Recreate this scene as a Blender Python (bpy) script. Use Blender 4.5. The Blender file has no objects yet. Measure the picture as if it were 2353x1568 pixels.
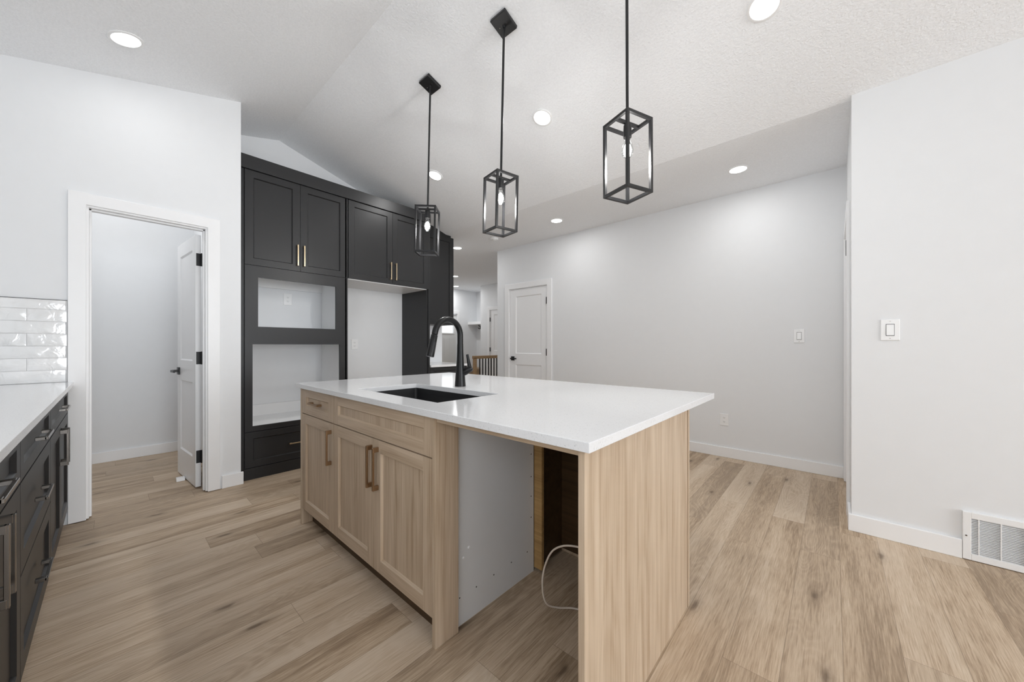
import bpy, bmesh, math, random
from mathutils import Vector, Matrix

# ------------------------------------------------------------------ camera
S = bpy.context.scene
C = S.collection
YAW = math.radians(41.88)
CAM_H = 1.1875
cam_data = bpy.data.cameras.new('camera')
cam_data.sensor_width = 36.0
cam_data.lens = 36.0 * 824.0 / 2353.0
cam_data.shift_y = 10.77 / 2353.0
cam_data.clip_start = 0.02
cam = bpy.data.objects.new('camera', cam_data)
cam.location = (0, 0, CAM_H)
cam.rotation_euler = (math.pi / 2, 0, YAW)
C.objects.link(cam)
S.camera = cam

# ------------------------------------------------------------------ world, daylight, exposure
w = bpy.data.worlds.new('overcast_sky')
S.world = w
w.use_nodes = True
wn = w.node_tree.nodes
wn['Background'].inputs[0].default_value = (0.93, 0.965, 1.0, 1)
wn['Background'].inputs[1].default_value = 2.5

S.view_settings.view_transform = 'Standard'
S.view_settings.look = 'None'
S.view_settings.gamma = 1.0
S.view_settings.use_curve_mapping = False
S.view_settings.exposure = -0.07
S.cycles.max_bounces = 9
S.cycles.diffuse_bounces = 7
S.cycles.glossy_bounces = 4
S.cycles.transmission_bounces = 4
S.cycles.transparent_max_bounces = 6
S.cycles.caustics_reflective = False
S.cycles.caustics_refractive = False
S.cycles.sample_clamp_indirect = 4.0
S.cycles.use_denoising = True


def daylight(name, loc, rot, sx, sy, power, col=(0.95, 0.975, 1.0)):
    d = bpy.data.lights.new(name, 'AREA')
    d.shape = 'RECTANGLE'
    d.size = sx
    d.size_y = sy
    d.energy = power
    d.color = col
    o = bpy.data.objects.new(name, d)
    o.location = loc
    o.rotation_euler = rot
    C.objects.link(o)
    return o


# daylight through the window openings of the living side (to the right), plus an added, unseen rear window for extra light
daylight('daylight_right_window', (8.94, 0.95, 1.35), (0, math.radians(90), 0), 2.1, 3.2, 295, (0.905, 0.955, 1.0))
daylight('added_rear_daylight', (0.25, -0.85, 1.65), (math.radians(90), 0, 0), 2.0, 1.3, 10, (0.90, 0.95, 1.0))
SPOT_W = 4.2
BULB_W = 11.0

# ------------------------------------------------------------------ helpers


def tag(o, label=None, cat=None, group=None, kind=None):
    if label:
        o['label'] = label
    if cat:
        o['category'] = cat
    if group:
        o['group'] = group
    if kind:
        o['kind'] = kind
    return o


def thing(name, label, cat, loc=(0, 0, 0), group=None):
    o = bpy.data.objects.new(name, None)
    o.empty_display_size = 0.1
    o.location = loc
    C.objects.link(o)
    return tag(o, label, cat, group)


def world_loc(o):
    v = Vector(o.location)
    while o.parent:
        o = o.parent
        v += Vector(o.location)
    return v


class MB:
    """collects geometry in world coordinates, builds one mesh object"""

    def __init__(self):
        self.bm = bmesh.new()
        self.M = None
        self.mi = 0

    def v(self, co):
        co = Vector(co)
        if self.M is not None:
            co = self.M @ co
        return self.bm.verts.new(co)

    def face(self, vs):
        try:
            f = self.bm.faces.new(vs)
            f.material_index = self.mi
            return f
        except ValueError:
            return None

    def quad(self, a, b, c, d):
        return self.face([self.v(a), self.v(b), self.v(c), self.v(d)])

    def box(self, x0, x1, y0, y1, z0, z1):
        x0, x1 = min(x0, x1), max(x0, x1)
        y0, y1 = min(y0, y1), max(y0, y1)
        z0, z1 = min(z0, z1), max(z0, z1)
        p = [self.v((x, y, z)) for z in (z0, z1) for y in (y0, y1) for x in (x0, x1)]
        for q in ((0, 2, 3, 1), (4, 5, 7, 6), (0, 1, 5, 4), (2, 6, 7, 3), (0, 4, 6, 2), (1, 3, 7, 5)):
            self.face([p[i] for i in q])
        return self

    def prism(self, poly, axis, a0, a1):
        """poly: 2D points; extruded along axis. axis 'x': (y,z); 'y': (x,z); 'z': (x,y)"""
        def mk(p, a):
            return {'x': (a, p[0], p[1]), 'y': (p[0], a, p[1]), 'z': (p[0], p[1], a)}[axis]
        A = [self.v(mk(p, a0)) for p in poly]
        B = [self.v(mk(p, a1)) for p in poly]
        self.face(A[::-1])
        self.face(B)
        n = len(poly)
        for i in range(n):
            j = (i + 1) % n
            self.face([A[i], A[j], B[j], B[i]])
        return self

    def tube(self, pts, rad, n=14, caps=True):
        pts = [Vector(p) for p in pts]
        if not hasattr(rad, '__len__'):
            rad = [rad] * len(pts)
        rings = []
        prev = None
        for i, p in enumerate(pts):
            t = (pts[min(i + 1, len(pts) - 1)] - pts[max(i - 1, 0)]).normalized()
            if prev is None:
                a = Vector((1, 0, 0)) if abs(t.x) < 0.9 else Vector((0, 1, 0))
                u = t.cross(a).normalized()
            else:
                u = (prev - t * prev.dot(t)).normalized()
            prev = u
            vv = t.cross(u)
            rings.append([self.v(p + rad[i] * (u * math.cos(2 * math.pi * k / n) + vv * math.sin(2 * math.pi * k / n))) for k in range(n)])
        for a, b in zip(rings, rings[1:]):
            for k in range(n):
                self.face([a[k], a[(k + 1) % n], b[(k + 1) % n], b[k]])
        if caps:
            self.face(rings[0][::-1])
            self.face(rings[-1])
        return self

    def lathe(self, prof, n=28, c=(0, 0, 0), M=None, caps=True):
        """prof: (r, z) list around local z through c"""
        c = Vector(c)
        rings = []
        for r, z in prof:
            ring = []
            for k in range(n):
                q = Vector((r * math.cos(2 * math.pi * k / n), r * math.sin(2 * math.pi * k / n), z))
                if M is not None:
                    q = M @ q
                ring.append(self.v(c + q))
            rings.append(ring)
        for a, b in zip(rings, rings[1:]):
            for k in range(n):
                self.face([a[k], a[(k + 1) % n], b[(k + 1) % n], b[k]])
        if caps:
            self.face(rings[0][::-1])
            self.face(rings[-1])
        return self

    def build(self, name, mats, parent=None, bevel=0.0, smooth=False, seg=2):
        bmesh.ops.recalc_face_normals(self.bm, faces=self.bm.faces[:])
        off = world_loc(parent) if parent else Vector((0, 0, 0))
        me = bpy.data.meshes.new(name)
        if smooth:
            for f in self.bm.faces:
                f.smooth = True
        for v_ in self.bm.verts:
            v_.co -= off
        self.bm.to_mesh(me)
        self.bm.free()
        if not isinstance(mats, (list, tuple)):
            mats = [mats]
        for m in mats:
            me.materials.append(m)
        o = bpy.data.objects.new(name, me)
        C.objects.link(o)
        if parent:
            o.parent = parent
        if smooth:
            try:
                me.set_sharp_from_angle(angle=math.radians(40))
            except Exception:
                pass
        if bevel > 0:
            b = o.modifiers.new('bevel', 'BEVEL')
            b.width = bevel
            b.segments = seg
            b.limit_method = 'ANGLE'
            b.angle_limit = math.radians(40)
        return o


def box_obj(name, mats, parent, x0, x1, y0, y1, z0, z1, bevel=0.0):
    return MB().box(x0, x1, y0, y1, z0, z1).build(name, mats, parent, bevel)


# ------------------------------------------------------------------ materials
MAT = {}


class NT:
    def __init__(self, name):
        self.m = bpy.data.materials.new(name)
        self.m.use_nodes = True
        self.t = self.m.node_tree
        self.b = self.t.nodes['Principled BSDF']
        self.out = self.t.nodes['Material Output']

    def n(self, typ, **kw):
        nd = self.t.nodes.new(typ)
        for k, v in kw.items():
            setattr(nd, k, v)
        return nd

    def l(self, a, b):
        self.t.links.new(a, b)

    def math(self, op, a, b=None, c=None):
        nd = self.n('ShaderNodeMath', operation=op)
        for i, x in enumerate((a, b, c)):
            if x is None:
                continue
            if isinstance(x, (int, float)):
                nd.inputs[i].default_value = x
            else:
                self.l(x, nd.inputs[i])
        return nd.outputs[0]

    def comb(self, x, y, z):
        nd = self.n('ShaderNodeCombineXYZ')
        for i, q in enumerate((x, y, z)):
            if isinstance(q, (int, float)):
                nd.inputs[i].default_value = q
            else:
                self.l(q, nd.inputs[i])
        return nd.outputs[0]

    def ramp(self, fac, stops):
        nd = self.n('ShaderNodeValToRGB')
        e = nd.color_ramp.elements
        while len(e) < len(stops):
            e.new(0.5)
        for i, (p, col) in enumerate(stops):
            e[i].position = p
            e[i].color = (*col, 1) if len(col) == 3 else col
        self.l(fac, nd.inputs[0])
        return nd.outputs[0]

    def mix(self, fac, a, b, blend='MIX'):
        nd = self.n('ShaderNodeMix', data_type='RGBA', blend_type=blend)
        for s, x in ((nd.inputs[0], fac), (nd.inputs[6], a), (nd.inputs[7], b)):
            if isinstance(x, (int, float)):
                s.default_value = x
            elif isinstance(x, tuple):
                s.default_value = (*x, 1)
            else:
                self.l(x, s)
        return nd.outputs[2]

    def noise(self, vec, scale=1.0, detail=2.0, rough=0.5, dist=0.0):
        nd = self.n('ShaderNodeTexNoise')
        nd.inputs['Scale'].default_value = scale
        nd.inputs['Detail'].default_value = detail
        nd.inputs['Roughness'].default_value = rough
        nd.inputs['Distortion'].default_value = dist
        self.l(vec, nd.inputs['Vector'])
        return nd.outputs[0]

    def bump(self, h, strength, dist):
        nd = self.n('ShaderNodeBump')
        nd.inputs['Strength'].default_value = strength
        nd.inputs['Distance'].default_value = dist
        self.l(h, nd.inputs['Height'])
        self.l(nd.outputs[0], self.b.inputs['Normal'])

    def obj(self):
        return self.n('ShaderNodeTexCoord').outputs['Object']


def plain(name, col, rough=0.5, metal=0.0, spec=0.5, bump=None):
    k = NT(name)
    co = k.obj()
    # faint procedural variation so that no surface is dead flat
    nz = k.noise(co, 14.0, 3.0)
    c0 = tuple(max(0, c * 0.995) for c in col)
    c1 = tuple(min(1, c * 1.005) for c in col)
    k.l(k.ramp(nz, [(0.3, c0), (0.7, c1)]), k.b.inputs['Base Color'])
    k.b.inputs['Roughness'].default_value = rough
    k.b.inputs['Metallic'].default_value = metal
    k.b.inputs['Specular IOR Level'].default_value = spec
    if bump:
        sc, st, di = bump
        k.bump(k.noise(co, sc, 3.0), st, di)
    MAT[name] = k.m
    return k.m


plain('wall_paint', (0.785, 0.798, 0.814), 0.55, spec=0.3, bump=(120, 0.05, 0.001))
plain('trim_paint', (0.865, 0.87, 0.88), 0.32, spec=0.4)
plain('black_lacquer', (0.020, 0.020, 0.021), 0.40, spec=0.36)
plain('black_shadow_gap', (0.010, 0.010, 0.010), 0.7)
plain('white_melamine', (0.84, 0.845, 0.85), 0.35)
plain('grey_melamine', (0.77, 0.785, 0.80), 0.4)
plain('black_metal', (0.011, 0.011, 0.012), 0.36, spec=0.42)
plain('matte_black', (0.007, 0.007, 0.0075), 0.32, spec=0.28)
plain('bronze_pull', (0.36, 0.235, 0.14), 0.32, metal=1.0)
plain('brass_pull', (0.52, 0.42, 0.28), 0.28, metal=1.0)
plain('nickel_pull', (0.27, 0.255, 0.24), 0.20, metal=1.0)
plain('white_plastic', (0.86, 0.865, 0.87), 0.3)
plain('dark_slot', (0.05, 0.05, 0.05), 0.6)
plain('cable_jacket', (0.62, 0.54, 0.46), 0.5)
plain('front_door_paint', (0.72, 0.73, 0.73), 0.4)
plain('bench_wood', (0.34, 0.24, 0.15), 0.45)
plain('granite_black', (0.014, 0.014, 0.015), 0.45, bump=(700, 0.12, 0.0006))


def ceiling_mat():
    k = NT('stipple_ceiling')
    co = k.obj()
    k.b.inputs['Base Color'].default_value = (0.80, 0.80, 0.80, 1)
    k.b.inputs['Roughness'].default_value = 0.85
    k.b.inputs['Specular IOR Level'].default_value = 0.15
    a = k.noise(co, 80, 3.0, 0.6)
    b = k.noise(co, 34, 2.0, 0.5)
    h = k.math('ADD', a, k.math('MULTIPLY', b, 0.5))
    k.bump(h, 0.6, 0.007)
    c = k.ramp(a, [(0.35, (0.875, 0.89, 0.91)), (0.65, (0.92, 0.935, 0.955))])
    k.l(c, k.b.inputs['Base Color'])
    MAT['ceiling'] = k.m


ceiling_mat()


def quartz_mat():
    k = NT('white_quartz')
    co = k.obj()
    a = k.noise(co, 420, 2.0, 0.5)
    sp = k.ramp(a, [(0.24, (0.55, 0.55, 0.55)), (0.36, (0.76, 0.765, 0.775))])
    b = k.noise(co, 190, 2.0, 0.5)
    sp2 = k.ramp(b, [(0.26, (0.74, 0.74, 0.74)), (0.38, (1, 1, 1))])
    k.l(k.mix(1.0, sp, sp2, 'MULTIPLY'), k.b.inputs['Base Color'])
    k.b.inputs['Roughness'].default_value = 0.10
    k.b.inputs['Specular IOR Level'].default_value = 0.5
    MAT['quartz'] = k.m


quartz_mat()


def floor_mat():
    k = NT('oak_plank_floor')
    co = k.obj()
    sep = k.n('ShaderNodeSeparateXYZ')
    k.l(co, sep.inputs[0])
    X, Y = sep.outputs[0], sep.outputs[1]
    W, L = 0.1715, 1.52
    xs = k.math('DIVIDE', k.math('ADD', X, 0.145 + W * 100), W)
    row = k.math('FLOOR', xs)
    fx = k.math('FRACT', xs)
    wn1 = k.n('ShaderNodeTexWhiteNoise', noise_dimensions='1D')
    k.l(row, wn1.inputs['W'])
    ys = k.math('DIVIDE', k.math('ADD', k.math('ADD', Y, 50.0), k.math('MULTIPLY', wn1.outputs['Value'], L)), L)
    col = k.math('FLOOR', ys)
    fy = k.math('FRACT', ys)
    wn2 = k.n('ShaderNodeTexWhiteNoise', noise_dimensions='2D')
    k.l(k.comb(row, col, 0.0), wn2.inputs['Vector'])
    rnd = wn2.outputs['Value']
    rs = k.n('ShaderNodeSeparateColor')
    k.l(wn2.outputs['Color'], rs.inputs[0])
    r2, r3 = rs.outputs[1], rs.outputs[2]
    off = k.math('MULTIPLY', rnd, 60.0)
    # cathedral figure: contour lines of a stretched noise field
    v1 = k.comb(k.math('ADD', k.math('MULTIPLY', X, 4.6), off), k.math('MULTIPLY', Y, 0.85), off)
    f1 = k.noise(v1, 1.0, 2.0, 0.45, 0.25)
    rings = k.math('MULTIPLY', k.math('ADD', k.math('SINE', k.math('MULTIPLY', f1, 230.0)), 1.0), 0.5)
    # broad tone inside plank
    v2 = k.comb(k.math('ADD', k.math('MULTIPLY', X, 9.0), off), k.math('MULTIPLY', Y, 0.7), k.math('MULTIPLY', off, 1.7))
    f2 = k.noise(v2, 1.0, 3.0, 0.55)
    # fine pores
    v3 = k.comb(k.math('MULTIPLY', X, 210.0), k.math('MULTIPLY', Y, 9.0), off)
    f3 = k.noise(v3, 1.0, 3.0, 0.65)
    # medium streaks
    v4 = k.comb(k.math('ADD', k.math('MULTIPLY', X, 34.0), off), k.math('MULTIPLY', Y, 1.6), off)
    f4 = k.noise(v4, 1.0, 3.0, 0.6)
    t = k.math('ADD', k.math('MULTIPLY', k.math('ADD', k.math('MULTIPLY', f2, 1.45), -0.225), 0.55), k.math('MULTIPLY', f4, 0.42))
    t = k.math('ADD', t, k.math('MULTIPLY', k.math('SUBTRACT', k.math('POWER', rings, 2.0), 0.4), k.math('MULTIPLY', k.math('POWER', r3, 2.0), 0.17)))
    t = k.math('ADD', t, k.math('MULTIPLY', k.math('SUBTRACT', f3, 0.5), 0.80))
    t = k.math('ADD', t, k.math('MULTIPLY', k.math('SUBTRACT', r2, 0.5), 0.33))
    base = k.ramp(t, [(0.20, (0.245, 0.168, 0.106)), (0.42, (0.440, 0.327, 0.222)), (0.58, (0.565, 0.442, 0.320)), (0.80, (0.670, 0.552, 0.424))])
    # plank hue shift
    warm = k.mix(k.math('MULTIPLY', r3, 0.45), base, (0.48, 0.385, 0.29))
    # knots
    vo = k.n('ShaderNodeTexVoronoi', feature='F1', voronoi_dimensions='2D')
    dn = k.n('ShaderNodeTexNoise')
    dn.inputs['Scale'].default_value = 16.0
    k.l(co, dn.inputs['Vector'])
    dx = k.math('MULTIPLY', k.math('SUBTRACT', dn.outputs[0], 0.5), 0.10)
    vv = k.comb(k.math('ADD', k.math('MULTIPLY', X, 4.6), dx), k.math('ADD', k.math('MULTIPLY', Y, 1.45), k.math('MULTIPLY', dx, 0.8)), 0.0)
    k.l(vv, vo.inputs['Vector'])
    vo.inputs['Scale'].default_value = 1.0
    vo.inputs['Randomness'].default_value = 1.0
    kn = k.ramp(vo.outputs['Distance'], [(0.022, (1, 1, 1)), (0.07, (0.30, 0.30, 0.30)), (0.17, (0, 0, 0))])
    rc = k.n('ShaderNodeSeparateColor')
    k.l(vo.outputs['Color'], rc.inputs[0])
    knot = k.math('MULTIPLY', kn, k.math('GREATER_THAN', rc.outputs[0], 0.52))
    c = k.mix(k.math('MULTIPLY', knot, 0.72), warm, (0.095, 0.060, 0.036))
    # seams
    sx = k.math('MULTIPLY', k.math('MINIMUM', fx, k.math('SUBTRACT', 1.0, fx)), W)
    sy = k.math('MULTIPLY', k.math('MINIMUM', fy, k.math('SUBTRACT', 1.0, fy)), L)
    sd = k.math('MINIMUM', sx, sy)
    sm = k.math('LESS_THAN', sd, 0.0011)
    c = k.mix(k.math('MULTIPLY', sm, 0.42), c, (0.10, 0.065, 0.04))
    k.l(c, k.b.inputs['Base Color'])
    k.l(k.math('ADD', k.math('MULTIPLY', f4, 0.16), 0.42), k.b.inputs['Roughness'])
    k.b.inputs['Specular IOR Level'].default_value = 0.30
    h = k.math('SUBTRACT', k.math('MULTIPLY', f3, 0.5), k.math('MULTIPLY', sm, 1.2))
    k.bump(h, 0.22, 0.0012)
    MAT['floor'] = k.m


floor_mat()


def veneer(name, axis, light, dark, seed=0.0):
    """fine straight oak veneer, grain along axis ('x' or 'z')"""
    k = NT(name)
    co = k.obj()
    sep = k.n('ShaderNodeSeparateXYZ')
    k.l(co, sep.inputs[0])
    X, Y, Z = sep.outputs

    def st(a, b):
        f = {'x': (b, a, a), 'y': (a, b, a), 'z': (a, a, b)}[axis]
        return k.comb(k.math('ADD', k.math('MULTIPLY', X, f[0]), seed), k.math('MULTIPLY', Y, f[1]), k.math('ADD', k.math('MULTIPLY', Z, f[2]), seed))
    f1 = k.noise(st(26.0, 0.8), 1.0, 3.0, 0.55, 0.15)
    f2 = k.noise(st(140.0, 3.0), 1.0, 2.0, 0.6)
    f3 = k.noise(st(6.0, 0.7), 1.0, 2.0, 0.5)
    rg = k.math('SINE', k.math('MULTIPLY', f3, 70.0))
    t = k.math('ADD', k.math('MULTIPLY', f1, 0.55), k.math('MULTIPLY', f2, 0.40))
    t = k.math('ADD', t, k.math('MULTIPLY', rg, 0.030))
    c = k.ramp(t, [(0.28, dark), (0.46, tuple(0.45 * a + 0.55 * b for a, b in zip(dark, light))), (0.66, light)])
    k.l(c, k.b.inputs['Base Color'])
    k.b.inputs['Roughness'].default_value = 0.42
    k.b.inputs['Specular IOR Level'].default_value = 0.4
    k.bump(f2, 0.10, 0.0006)
    MAT[name] = k.m


OL, OD = (0.600, 0.480, 0.358), (0.345, 0.242, 0.153)
veneer('oak_vertical', 'z', OL, OD, 3.1)
veneer('oak_horizontal', 'x', OL, OD, 7.7)
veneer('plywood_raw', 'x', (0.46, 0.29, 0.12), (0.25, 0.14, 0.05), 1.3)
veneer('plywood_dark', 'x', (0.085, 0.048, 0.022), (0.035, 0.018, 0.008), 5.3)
plain('vent_shadow', (0.42, 0.43, 0.44), 0.7)
veneer('oak_rail', 'y', (0.50, 0.34, 0.19), (0.32, 0.20, 0.10), 2.2)


def tile_mat():
    k = NT('glazed_white_tile')
    co = k.obj()
    k.b.inputs['Base Color'].default_value = (0.76, 0.77, 0.77, 1)
    k.b.inputs['Roughness'].default_value = 0.07
    k.b.inputs['Specular IOR Level'].default_value = 0.7
    a = k.noise(co, 17, 2.0, 0.5, 0.6)
    k.l(k.ramp(k.noise(co, 6, 2.0), [(0.3, (0.70, 0.71, 0.715)), (0.7, (0.80, 0.80, 0.80))]), k.b.inputs['Base Color'])
    k.bump(a, 0.30, 0.006)
    MAT['tile'] = k.m


tile_mat()
plain('grout', (0.66, 0.66, 0.66), 0.8)


def emit(name, col, strength):
    k = NT(name)
    k.b.inputs['Base Color'].default_value = (*col, 1)
    k.b.inputs['Emission Color'].default_value = (*col, 1)
    k.b.inputs['Emission Strength'].default_value = strength
    MAT[name] = k.m


emit('downlight_lens', (1.0, 0.995, 0.985), 9.0)
emit('bulb_filament', (1.0, 0.96, 0.90), 60.0)


def glass(name, rough=0.0, tint=(0.97, 0.98, 0.98), amount=0.12):
    k = NT(name)
    tr = k.n('ShaderNodeBsdfTransparent')
    tr.inputs[0].default_value = (*tint, 1)
    gl = k.n('ShaderNodeBsdfGlossy')
    gl.inputs['Roughness'].default_value = rough + 0.02
    fr = k.n('ShaderNodeLayerWeight')
    fr.inputs[0].default_value = 0.35
    f = k.math('ADD', k.math('MULTIPLY', fr.outputs['Facing'], 0.6), amount * 0.3)
    mx = k.n('ShaderNodeMixShader')
    k.l(f, mx.inputs[0])
    k.l(tr.outputs[0], mx.inputs[1])
    k.l(gl.outputs[0], mx.inputs[2])
    k.l(mx.outputs[0], k.out.inputs['Surface'])
    MAT[name] = k.m


glass('clear_glass')


def tone(m, name, col, rough):
    plain(name, col, rough)


# ------------------------------------------------------------------ dimensions of the shell
XL = -3.788                     # face of the wall with the pantry doorway
XG = -4.44                      # wall face behind the tall cabinets
YF = 4.369                      # long wall at the back
YN, XN = 3.18, 0.086            # near wall on the right and its return
RIDGE = (1.2, 3.395)
FOLD = (3.22, 2.79)
SL = 0.257
SR = (RIDGE[1] - FOLD[1]) / (FOLD[0] - RIDGE[0])
YR = -0.87                      # rear wall face behind the counter run


def ceil_z(y):
    if y <= RIDGE[0]:
        return RIDGE[1] - SL * (RIDGE[0] - y)
    if y <= FOLD[0]:
        return RIDGE[1] - SR * (y - RIDGE[0])
    return FOLD[1]


def struct(name, mb, mats, parent=None, bevel=0.0, smooth=False):
    o = mb.build(name, mats, parent, bevel, smooth)
    if not parent:
        o['kind'] = 'structure'
    return o


# floor
struct('floor', MB().box(-8.2, 9.2, -1.05, 7.5, -0.06, 0.0), MAT['floor'])
# ceiling: two slopes meeting at a ridge, then a flat part
prof = [(-1.05, ceil_z(-1.05)), RIDGE, FOLD, (7.5, FOLD[1])]
m = MB()
m.prism(prof + [(y, z + 0.14) for y, z in reversed(prof)], 'x', -8.2, 9.2)
struct('ceiling', m, MAT['ceiling'])


def wall_x(name, x0, x1, ya, yb, holes=(), z1=None, mat='wall_paint'):
    """wall whose faces look along x; top follows ceiling. holes: (y0,y1,z0,z1)"""
    mb = MB()
    ys = sorted({ya, yb} | {q for h in holes for q in h[:2]} | {q for q in (RIDGE[0], FOLD[0]) if ya < q < yb})
    for a, b in zip(ys, ys[1:]):
        ta, tb = (ceil_z(a + 1e-6), ceil_z(b - 1e-6)) if z1 is None else (z1, z1)
        hs = [h for h in holes if h[0] <= a + 1e-6 and h[1] >= b - 1e-6]
        if not hs:
            mb.prism([(a, 0), (b, 0), (b, tb), (a, ta)], 'x', x0, x1)
        for h in hs:
            if h[2] > 0:
                mb.prism([(a, 0), (b, 0), (b, h[2]), (a, h[2])], 'x', x0, x1)
            mb.prism([(a, h[3]), (b, h[3]), (b, tb), (a, ta)], 'x', x0, x1)
    return struct(name, mb, MAT[mat])


def wall_y(name, y0, y1, xa, xb, holes=(), z1=None, mat='wall_paint'):
    mb = MB()
    top = min(ceil_z(y0), ceil_z(y1)) if z1 is None else z1
    xs = sorted({xa, xb} | {q for h in holes for q in h[:2]})
    for a, b in zip(xs, xs[1:]):
        hs = [h for h in holes if h[0] <= a + 1e-6 and h[1] >= b - 1e-6]
        if not hs:
            mb.prism([(y0, 0), (y1, 0), (y1, ceil_z(y1) if z1 is None else z1), (y0, ceil_z(y0) if z1 is None else z1)], 'x', a, b)
        for h in hs:
            if h[2] > 0:
                mb.box(a, b, y0, y1, 0, h[2])
            mb.prism([(y0, h[3]), (y1, h[3]), (y1, ceil_z(y1) if z1 is None else z1), (y0, ceil_z(y0) if z1 is None else z1)], 'x', a, b)
    return struct(name, mb, MAT[mat])


PD0, PD1, PDZ = -0.105, 0.505, 2.132          # pantry doorway clear opening
wall_x('wall_left', XL - 0.115, XL, YR, 0.7385, [(PD0 - 0.02, PD1 + 0.02, 0, PDZ + 0.02)])
wall_x('wall_pantry_back', -5.65, -5.53, -0.99, 0.7385)
wall_y('wall_pantry_side', 0.63, 0.7385, -5.53, XL - 0.115)
wall_x('wall_gable', XG - 0.12, XG, 0.7385, 3.355)
wall_y('wall_far', YF, YF + 0.12, -4.25, 0.206, [(-3.976, -3.201, 0, 2.107)])
wall_x('wall_return', XN, XN + 0.12, YN + 0.12, YF)
wall_y('wall_right_near', YN, YN + 0.12, XN, 9.0)
wall_x('wall_right', 9.0, 9.12, -0.99, YN + 0.12, [(-0.70, 2.60, 0.25, 2.4)])
wall_y('wall_rear', YR - 0.12, YR, -5.65, 9.0, [(-0.80, 1.30, 0.95, 2.35)])  # opening behind the camera added to let in more daylight
wall_x('wall_hall_back', -8.09, -7.97, 3.25, 7.42, [(5.62, 6.545, 0, 2.09)])
wall_y('wall_hall_niche', 7.30, 7.42, -7.97, -6.9)
wall_x('wall_niche_side', -7.05, -6.93, 6.6, 7.30)
wall_y('wall_hall_closet', 6.60, 6.72, -6.93, -4.13, [(-6.69, -5.9, 0, 2.118)])
wall_x('wall_hall_right', -4.25, -4.13, YF + 0.12, 6.60)
wall_y('wall_hall_left', 3.235, 3.355, -7.97, XG - 0.12)

# mullioned frames: the living side window and the rear one added for light
for nm, ax in (('window_1', 'x'), ('added_rear_window', 'y')):
    mb = MB()
    if ax == 'x':
        for y0, y1 in ((-0.70, -0.64), (0.92, 0.98), (2.54, 2.60)):
            mb.box(9.02, 9.10, y0, y1, 0.25, 2.4)
        for z0, z1 in ((0.25, 0.31), (2.34, 2.4)):
            mb.box(9.02, 9.10, -0.70, 2.60, z0, z1)
    else:
        for x0, x1 in ((-0.80, -0.74), (0.22, 0.28), (1.24, 1.30)):
            mb.box(x0, x1, -0.97, -0.89, 0.95, 2.35)
        for z0, z1 in ((0.95, 1.01), (2.29, 2.35)):
            mb.box(-0.80, 1.30, -0.97, -0.89, z0, z1)
    struct(nm, mb, MAT['trim_paint'])

# baseboards
BH = 0.106


def baseboard(name, boxes):
    mb = MB()
    for b in boxes:
        mb.box(*b, 0.0, BH)
    return struct(name, mb, MAT['trim_paint'], bevel=0.003)


baseboard('baseboard_left', [(XL, XL + 0.016, 0.608, 0.7545)])
baseboard('baseboard_pantry', [(-5.53, -5.514, -0.85, 0.63)])
baseboard('baseboard_far', [(-3.108, XN - 0.002, YF - 0.016, YF)])
baseboard('baseboard_far_left', [(-4.25, -4.071, YF - 0.016, YF)])
baseboard('baseboard_near', [(XN - 0.016, 0.535, YN - 0.016, YN), (XN - 0.016, XN, YN, 3.41)])
baseboard('baseboard_right', [(1.06, 9.0, YN - 0.016, YN)])


# ------------------------------------------------------------------ doors
def panel_door(mb, P, w, h, t, panels, rec=0.009, sl=0.012):
    """door slab; P maps (u, v, n) -> world. panels (u0,u1,v0,v1) sunk on both faces"""
    us = sorted({0, w} | {q for p in panels for q in p[:2]})
    vs = sorted({0, h} | {q for p in panels for q in p[2:]})
    for n, sgn in ((0.0, 1), (t, -1)):
        for a, b in zip(us, us[1:]):
            for c, d in zip(vs, vs[1:]):
                if any(p[0] <= a and p[1] >= b and p[2] <= c and p[3] >= d for p in panels):
                    continue
                mb.quad(P(a, c, n), P(b, c, n), P(b, d, n), P(a, d, n))
        r = n + sgn * rec
        for u0, u1, v0, v1 in panels:
            o = [(u0, v0), (u1, v0), (u1, v1), (u0, v1)]
            i = [(u0 + sl, v0 + sl), (u1 - sl, v0 + sl), (u1 - sl, v1 - sl), (u0 + sl, v1 - sl)]
            for k in range(4):
                j = (k + 1) % 4
                mb.quad(P(*o[k], n), P(*o[j], n), P(*i[j], r), P(*i[k], r))
            mb.quad(*[P(*q, r) for q in i])
    for a, b in (((0, 0), (w, 0)), ((w, 0), (w, h)), ((w, h), (0, h)), ((0, h), (0, 0))):
        mb.quad(P(*a, 0), P(*b, 0), P(*b, t), P(*a, t))
    bmesh.ops.remove_doubles(mb.bm, verts=mb.bm.verts[:], dist=1e-5)


def casing_x(mb, xa, xb, y0, y1, zt, wd):
    """casing on a wall face looking along x around an opening y0..y1, top zt"""
    b = 0.004
    mb.prism([(y0 - wd, b), (y0 - wd, zt + wd), (y1 + wd, zt + wd), (y1 + wd, b), (y1, b), (y1, zt), (y0, zt), (y0, b)], 'x', xa, xb)


def casing_y(mb, ya, yb, x0, x1, zt, wd):
    b = 0.004
    mb.prism([(x0 - wd, b), (x0 - wd, zt + wd), (x1 + wd, zt + wd), (x1 + wd, b), (x1, b), (x1, zt), (x0, zt), (x0, b)], 'y', ya, yb)


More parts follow.
